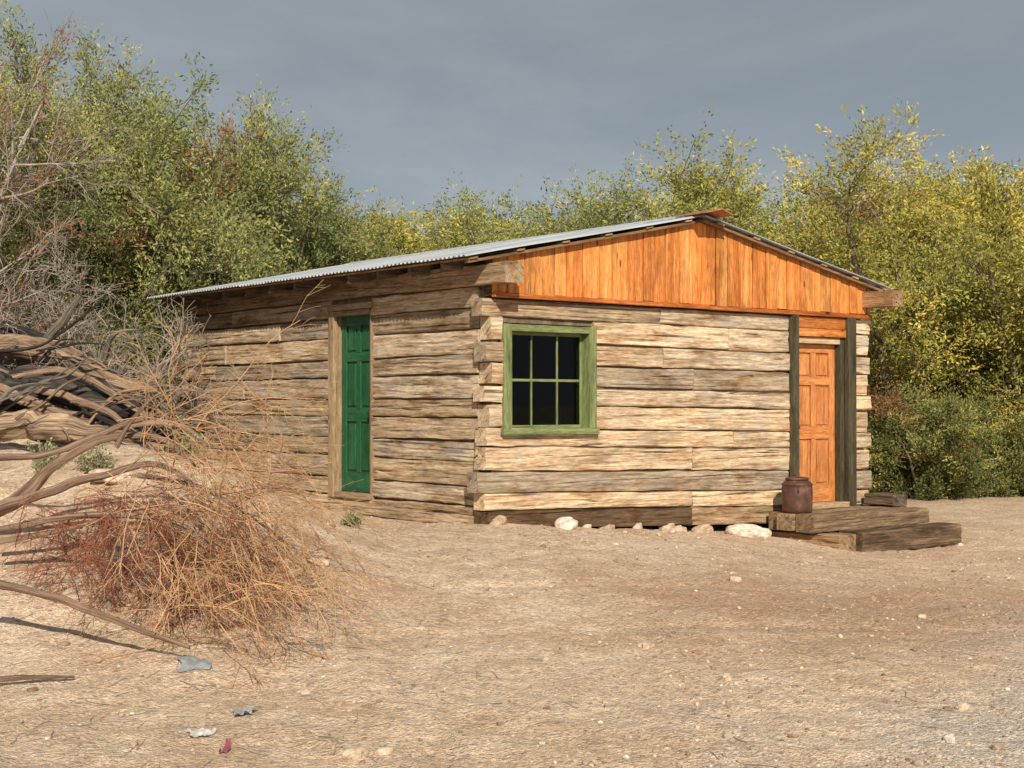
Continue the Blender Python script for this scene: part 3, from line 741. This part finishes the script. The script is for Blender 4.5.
# dead log pile ---------------------------------------------
def gnarl(name, pts, radii, mat, seed, parent=None, sub=10, k=18, rough=1.0):
    pts = np.array(pts, float); n = len(pts); t = np.linspace(0, n-1, (n-1)*sub+1)
    def cr(a):
        i = np.clip(t.astype(int), 0, n-2); w = (t-i); p0 = a[np.maximum(i-1, 0)]; p1 = a[i]; p2 = a[i+1]; p3 = a[np.minimum(i+2, n-1)]
        w = w.reshape([-1]+[1]*(a.ndim-1))
        return .5*((2*p1)+(-p0+p2)*w+(2*p0-5*p1+4*p2-p3)*w*w+(-p0+3*p1-3*p2+p3)*w**3)
    P = cr(pts); R = cr(np.array(radii, float)); m = len(P)
    d = np.concatenate([[0], np.cumsum(np.linalg.norm(np.diff(P, axis=0), axis=1))])
    for ax in range(3): P[:, ax] += R*1.3*rough*vn(d*2.6, d*0+ax*7, seed)+R*.45*vn(d*7, d*0+ax*5, seed+8)
    R = R*(1+.4*vn(d*3.5, d*0, seed+20))
    T = nrm(np.gradient(P, axis=0)); ref = np.array([0, 0, 1.]); A = nrm(np.cross(T, ref)); B = np.cross(T, A)
    an = np.arange(k)*2*math.pi/k; tw = d[:, None]*.8
    a2 = an[None]+tw
    ca, sa = np.cos(a2), np.sin(a2)
    fl = 1+rough*(.6*vn(ca*1.2+seed+d[:, None]*.5, sa*1.2+3, seed+1)+.7*vn(ca*3.2+seed+d[:, None]*.4, sa*3.2+9, seed+2)+.35*vn(ca*6+seed+d[:, None]*2, sa*6, seed+3))
    V = P[:, None]+(R[:, None]*fl)[..., None]*(A[:, None]*np.cos(an)[None, :, None]+B[:, None]*np.sin(an)[None, :, None])
    G = np.stack([np.broadcast_to(d[:, None], fl.shape)+seed, ca*.25+seed*.7, sa*.25], -1).reshape(-1, 3)
    idx = np.arange(m*k).reshape(m, k); j2 = np.roll(idx, -1, 1)
    F = np.stack([idx[:-1], idx[1:], j2[1:], j2[:-1]], -1).reshape(-1, 4).tolist()
    F += [tuple(idx[0][::-1]), tuple(idx[-1])]
    mb = MB(); mb.add(V.reshape(-1, 3), F, G, 1.0)
    return mb.obj(name, mat, parent, smooth=True)
def L3(lst): return [wp(*p) for p in lst]
pile = empty('dead_log_pile')
gnarl('log_1', L3([(-6.8, 16.4, 1.95), (-5.6, 16.1, 1.93), (-4.7, 15.9, 1.72), (-3.75, 15.6, 1.46)]), [.12, .12, .10, .03], M_dead, 1, pile, 26, 36)
gnarl('log_2', L3([(-6.6, 15.6, 1.42), (-5.4, 15.5, 1.42), (-4.4, 15.4, 1.22), (-3.5, 15.2, .95)]), [.17, .17, .15, .06], M_charw, 2, pile, 26, 36)
gnarl('log_3', L3([(-6.5, 15.1, 1.08), (-5.4, 15.0, 1.05), (-4.3, 14.8, .96), (-3.5, 14.8, .84)]), [.15, .13, .12, .05], M_dead, 3, pile, 26, 36)
gnarl('log_4', L3([(-6.6, 15.9, 1.95), (-5.5, 15.7, 1.68), (-4.9, 15.3, 1.45), (-4.1, 14.8, 1.25), (-3.7, 14.7, .95)]), [.06, .06, .05, .04, .02], M_limb, 4, pile)
gnarl('log_5', L3([(-5.9, 16.8, 1.0), (-5.5, 16.5, 1.7), (-5.1, 16.2, 2.05), (-4.7, 16, 2.5)]), [.10, .08, .05, .015], M_deadgrey, 5, pile, 16)
gnarl('log_6', L3([(-6.3, 15.0, .85), (-5.2, 14.6, .86), (-4.2, 14.3, .80), (-3.6, 14.5, .75)]), [.10, .10, .08, .03], M_charw, 6, pile, 20, 26)
gnarl('log_7', L3([(-5.6, 15.2, 1.6), (-4.9, 15.1, 1.3), (-4.1, 14.9, 1.12), (-3.4, 14.9, 1.1), (-3.1, 14.9, .9)]), [.05, .05, .045, .03, .012], M_limb, 7, pile)
gnarl('log_8', L3([(-6.2, 17.4, 1.3), (-5.3, 17.2, 1.75), (-4.6, 17.0, 1.6), (-4.1, 16.9, 1.2)]), [.2, .2, .16, .06], M_charw, 8, pile, 20, 30)
gnarl('log_9', L3([(-6.2, 16.0, 1.7), (-5.3, 15.8, 1.62), (-4.5, 15.7, 1.5), (-3.9, 15.5, 1.2)]), [.13, .12, .10, .04], M_charw, 9, pile, 22, 30)
gnarl('log_11', L3([(-5.3, 15.6, 1.6), (-4.7, 15.4, 1.68), (-4.2, 15.2, 1.45), (-3.8, 15.1, 1.2), (-3.5, 15.0, 1.0)]), [.035, .035, .03, .025, .01], M_dead, 11, pile)
gnarl('log_12', L3([(-4.9, 16.4, 1.2), (-4.5, 16.1, 1.75), (-4.3, 15.9, 2.05), (-4.0, 15.8, 2.1)]), [.04, .035, .025, .008], M_deadgrey, 12, pile)
gnarl('log_13', L3([(-5.8, 14.6, .72), (-4.9, 14.4, .80), (-4.2, 14.2, .76)]), [.06, .06, .03], M_dead, 13, pile, 16, 20)
gnarl('log_14', L3([(-6.5, 16.6, 2.15), (-5.8, 16.5, 2.15), (-5.1, 16.3, 1.95), (-4.5, 16.2, 1.8)]), [.12, .10, .08, .03], M_charw, 14, pile, 20, 26)
pr = np.random.default_rng(8)
for i in range(34):
    r0 = pr.uniform(-6, -4.1); f0 = pr.uniform(14.4, 16.2); z0_ = .98+.55*(f0-14.6)+pr.uniform(-.1, .25); L = pr.uniform(.4, 1.3); a = pr.uniform(-.9, .9); b = pr.uniform(-.6, .75)
    rad = pr.uniform(.007, .028)
    gnarl('branch_%d' % i, L3([(r0+L*q*math.cos(a)+pr.uniform(-.07, .07), f0+L*q*math.sin(a)*.5, z0_+L*q*b+pr.uniform(-.08, .08)) for q in (0, .33, .66, 1)]), [rad, rad*.9, rad*.7, rad*.3], [M_dead, M_deadgrey, M_limb, M_charw][i % 4], 60+i, pile, 8, 10)

# fallen branch with dry twigs ---------------------------------------------
fb = empty('fallen_branch')
mains = [([(-4.4, 11.2, .35), (-3.75, 11.1, .58), (-3.4, 11, .86), (-3.0, 10.9, 1.04), (-2.6, 10.8, 1.06), (-2.25, 10.6, .84)], [.048, .044, .038, .03, .022, .010]),
         ([(-4.3, 11.0, .42), (-3.6, 10.9, .60), (-3.0, 10.7, .78), (-2.5, 10.5, .88), (-2.1, 10.3, .62)], [.036, .032, .028, .02, .009]),
         ([(-4.0, 11.3, .9), (-3.4, 11.1, .96), (-2.8, 10.9, 1.18), (-2.3, 10.8, 1.24), (-1.9, 10.6, 1.05)], [.02, .02, .016, .010, .005]),
         ([(-3.6, 10.2, .42), (-2.9, 10, .55), (-2.3, 9.8, .52), (-1.7, 9.7, .25)], [.020, .018, .013, .006]),
         ([(-3.3, 9.2, .2), (-2.8, 9.1, .10), (-2.4, 9.0, -.02), (-1.95, 8.9, -.16)], [.026, .026, .02, .012]),
         ([(-3.7, 10.6, .3), (-3.0, 10.5, .45), (-2.5, 10.3, .6), (-2.2, 10.2, .5)], [.022, .02, .014, .007]),
         ([(-2.9, 10.8, 1.0), (-2.75, 10.7, 1.2), (-2.5, 10.6, 1.4), (-2.15, 10.5, 1.38)], [.018, .014, .009, .004]),
         ([(-2.7, 10.6, .8), (-2.2, 10.4, .72), (-1.7, 10.2, .45), (-1.35, 10.1, .2)], [.016, .013, .009, .004])]
for i, (p, r) in enumerate(mains): gnarl('limb_%d' % (i+1), L3(p), r, M_limb, 30+i, fb, 14, 12, .9)
rng = np.random.default_rng(77)
def twigfan(n, rA, rB, fA, fB, zA, zB, dmean, dsp, Lm, seed, n1=6, n2=4, grav=-.05, r0=.0045):
    rng = np.random.default_rng(seed)
    r = rng.uniform(rA, rB, n); f = rng.uniform(fA, fB, n); z = rng.uniform(zA, zB, n)
    x, y = W(r, f); S = np.stack([x, y, z], -1)
    D = rng.normal(0, dsp, (n, 3))+np.array(dmean); Dw = np.stack([D[:, 0]*Rv[0]+D[:, 1]*Fv[0], D[:, 0]*Rv[1]+D[:, 1]*Fv[1], D[:, 2]], -1)
    P0, T0 = grow(S, Dw, Lm*rng.uniform(.5, 1.2, n), 9, .13, grav, rng)
    S, D, pi, t = kids(P0, T0, n1, .2, 1, .7, rng); P1, T1 = grow(S, D, Lm*.42*rng.uniform(.4, 1.2, len(S)), 6, .15, grav, rng)
    S, D, pi, t = kids(P1, T1, n2, .2, 1, .7, rng); P2, T2 = grow(S, D, Lm*.18*rng.uniform(.4, 1.3, len(S)), 5, .18, grav, rng)
    out = []
    for Pq, rr0 in ((P0, r0), (P1, r0*.55), (P2, r0*.38)):
        gz = ground_z(Pq[..., 0], Pq[..., 1])+.01
        Pq[..., 2] = np.maximum(Pq[..., 2], gz)
        out.append(tubes(Pq, taper(np.full(len(Pq), rr0), Pq.shape[1], len(Pq), .5), 4 if rr0 == r0 else 3))
    return merge(out)
V, F = merge([twigfan(46, -2.8, -1.85, 9.9, 10.9, .5, 1.1, (.85, -.2, -.22), .4, 1.15, 1),
              twigfan(40, -2.5, -1.6, 9.4, 10.2, .25, .8, (.5, -.3, -.4), .42, .95, 2),
              twigfan(20, -2.8, -2.1, 10.2, 11, .9, 1.25, (.8, 0, .1), .4, 1.0, 3),
              twigfan(24, -2.3, -1.5, 8.7, 9.6, -.1, .25, (.4, -.3, -.2), .45, .65, 4)])
link(bpy.data.objects.new('dry_twigs', np_mesh('dry_twigs', V, F, M_twig, smooth=True)), fb)
V, F = merge([twigfan(110, -3.0, -1.8, 9.7, 10.6, .1, .7, (.2, -.2, -.3), .6, .6, 5, 7, 7, -.08, .004),
              twigfan(30, -3.5, -2.6, 10.2, 11, .25, .55, (.1, -.2, -.1), .6, .5, 6, 7, 6, -.08, .004)])
link(bpy.data.objects.new('red_brown_twigs', np_mesh('red_brown_twigs', V, F, M_redtwig, smooth=True)), fb)

# twig litter on the ground
n = 1800; f = rng.uniform(4.5, 16, n); r = rng.uniform(-.42, .40, n)*f
kp = (rng.uniform(0, 1, n) < .3+.7*(r < -.3)) ; f = f[kp]; r = r[kp]
x, y = W(r, f); S = np.stack([x, y, x*0], -1); a = rng.uniform(0, 6.28, len(x)); D = np.stack([np.cos(a), np.sin(a), a*0], -1)
P, T = grow(S, D, rng.uniform(.03, .22, len(x)), 5, .12, 0, rng); P[..., 2] = ground_z(P[..., 0], P[..., 1])+.006
V, F = tubes(P, taper(rng.uniform(.0012, .0035, len(x)), 5, len(x), .5), 4)
link(bpy.data.objects.new('twig_litter', np_mesh('twig_litter', V, F, M_grey)))
def gz1(r, f): return float(ground_z(*map(np.array, W(r, f))))
gnarl('fallen_stick', L3([(-3.2, 8.6, gz1(-3.2, 8.6)+.02), (-2.9, 8.5, gz1(-2.9, 8.5)+.04), (-2.55, 8.6, gz1(-2.55, 8.6)+.03)]), [.016, .014, .008], M_dead, 50, None, 10, 10)

# litter scraps
def scrap(name, r, f, sx, sy, col, seed, rough=.6):
    m, nt, out = newmat(name+'_mat'); g_ = nt.nodes.new('ShaderNodeTexCoord'); nn = noise(nt, g_.outputs['Object'], 20, 4, .6)
    finish(nt, out, ramp(nt, nn, [(.3, tuple(c*.6 for c in col)), (.7, col)]), nn, .3, .005, rough, .3)
    a = np.linspace(-1, 1, 14); A, B = np.meshgrid(a, a); rad = 1+.8*vn(np.arctan2(B, A)*1.5+9, A*0+seed, seed)
    Xl = A*sx*rad; Yl = B*sy*rad*(1-.3*A); Zl = .03*vn(A*2+seed, B*2, seed)+.015*vn(A*5, B*5+seed, seed)+.012
    x, y = W(r, f); X = x+Xl*Rv[0]+Yl*Fv[0]; Y = y+Xl*Rv[1]+Yl*Fv[1]; Zg = ground_z(X, Y)+np.maximum(Zl, .006)
    idx = np.arange(196).reshape(14, 14); F = np.stack([idx[:-1, :-1], idx[:-1, 1:], idx[1:, 1:], idx[1:, :-1]], -1).reshape(-1, 4)
    link(bpy.data.objects.new(name, np_mesh(name, np.stack([X, Y, Zg], -1).reshape(-1, 3), F, m, smooth=True)))
scrap('plastic_scrap', -1.92, 8.9, .09, .12, (.34, .36, .37), 3)
scrap('plastic_scrap', -1.44, 7.9, .06, .07, (.40, .41, .41), 4)
scrap('paper_scrap', -1.58, 7.45, .06, .08, (.76, .72, .66), 5)
scrap('red_wrapper', -1.40, 7.2, .02, .12, (.46, .14, .15), 6)
for (r, f, h) in [(-3.55, 12.5, .28), (-4.1, 12.9, .26), (-2.9, 13.2, .22), (-1.55, 14.3, .13)]:
    rg = np.random.default_rng(int(-r*100)); x, y = W(r, f); z = float(ground_z(np.array(x), np.array(y)))
    D = rg.normal(0, .6, (60, 3)); D[:, 2] = np.abs(D[:, 2])+.5
    P, T = grow(np.tile([float(x), float(y), z], (60, 1)), D, h*rg.uniform(.6, 1.2, 60), 5, .12, 0, rg)
    V, F, C = leaves(P, T, 20, .015, .04, .3, .015, rg, np.tile((.34, .33, .19), (60, 1)))
    link(bpy.data.objects.new('saltbush_tuft', np_mesh('saltbush_tuft', V, F, M_leaf, col=C)))

# ------------------------------------------------------------------ light & sky
az = np.array([-.52, -.854]); az = az/np.linalg.norm(az); el = math.radians(32)
d = Vector((az[0]*math.cos(el), az[1]*math.cos(el), math.sin(el)))
sl = bpy.data.lights.new('sun', 'SUN'); sl.energy = 5.0; sl.angle = math.radians(.5); sl.color = (1.0, .90, .75)
so = bpy.data.objects.new('sun', sl); so.rotation_euler = d.to_track_quat('Z', 'Y').to_euler(); link(so)
w = bpy.data.worlds.new('World'); scene.world = w; w.use_nodes = True; nt = w.node_tree; nt.nodes.clear()
out = nt.nodes.new('ShaderNodeOutputWorld'); bg = nt.nodes.new('ShaderNodeBackground')
sky = nt.nodes.new('ShaderNodeTexSky'); sky.sky_type = 'NISHITA'; sky.sun_disc = False; sky.sun_elevation = el; sky.sun_rotation = math.atan2(az[0], az[1]) % (2*math.pi)
tc = nt.nodes.new('ShaderNodeTexCoord')
n1 = noise(nt, mapping(nt, tc.outputs['Generated'], (1, 1, 3.4)), 2.6, 5, .58, .3)
cl = ramp(nt, n1, [(.3, (3.0, 3.5, 3.95)), (.5, (3.8, 4.3, 4.75)), (.72, (4.8, 5.3, 5.7))])
sepn = nt.nodes.new('ShaderNodeSeparateXYZ'); nt.links.new(tc.outputs['Generated'], sepn.inputs[0])
hz = ramp(nt, sepn.outputs['Z'], [(0, 1.28), (.12, 1.10), (.3, .84), (1, .85)])
cl = mix(nt, 1.0, cl, hz, 'MULTIPLY')
c = mix(nt, .93, sky.outputs[0], cl)
nt.links.new(c, bg.inputs[0]); bg.inputs[1].default_value = .087; nt.links.new(bg.outputs[0], out.inputs[0])

# ------------------------------------------------------------------ camera
cd = bpy.data.cameras.new('camera'); cd.sensor_width = 36; cd.lens = 36*1470/1024; cd.clip_end = 5000; cd.clip_start = .05
co = bpy.data.objects.new('camera', cd); co.location = tuple(CAM); co.rotation_euler = (math.radians(90+.82), 0, -math.atan2(.622, .783)); link(co)
scene.camera = co
scene.view_settings.view_transform = 'Standard'; scene.view_settings.look = 'None'; scene.view_settings.exposure = 0
print('objs', len(bpy.data.objects))
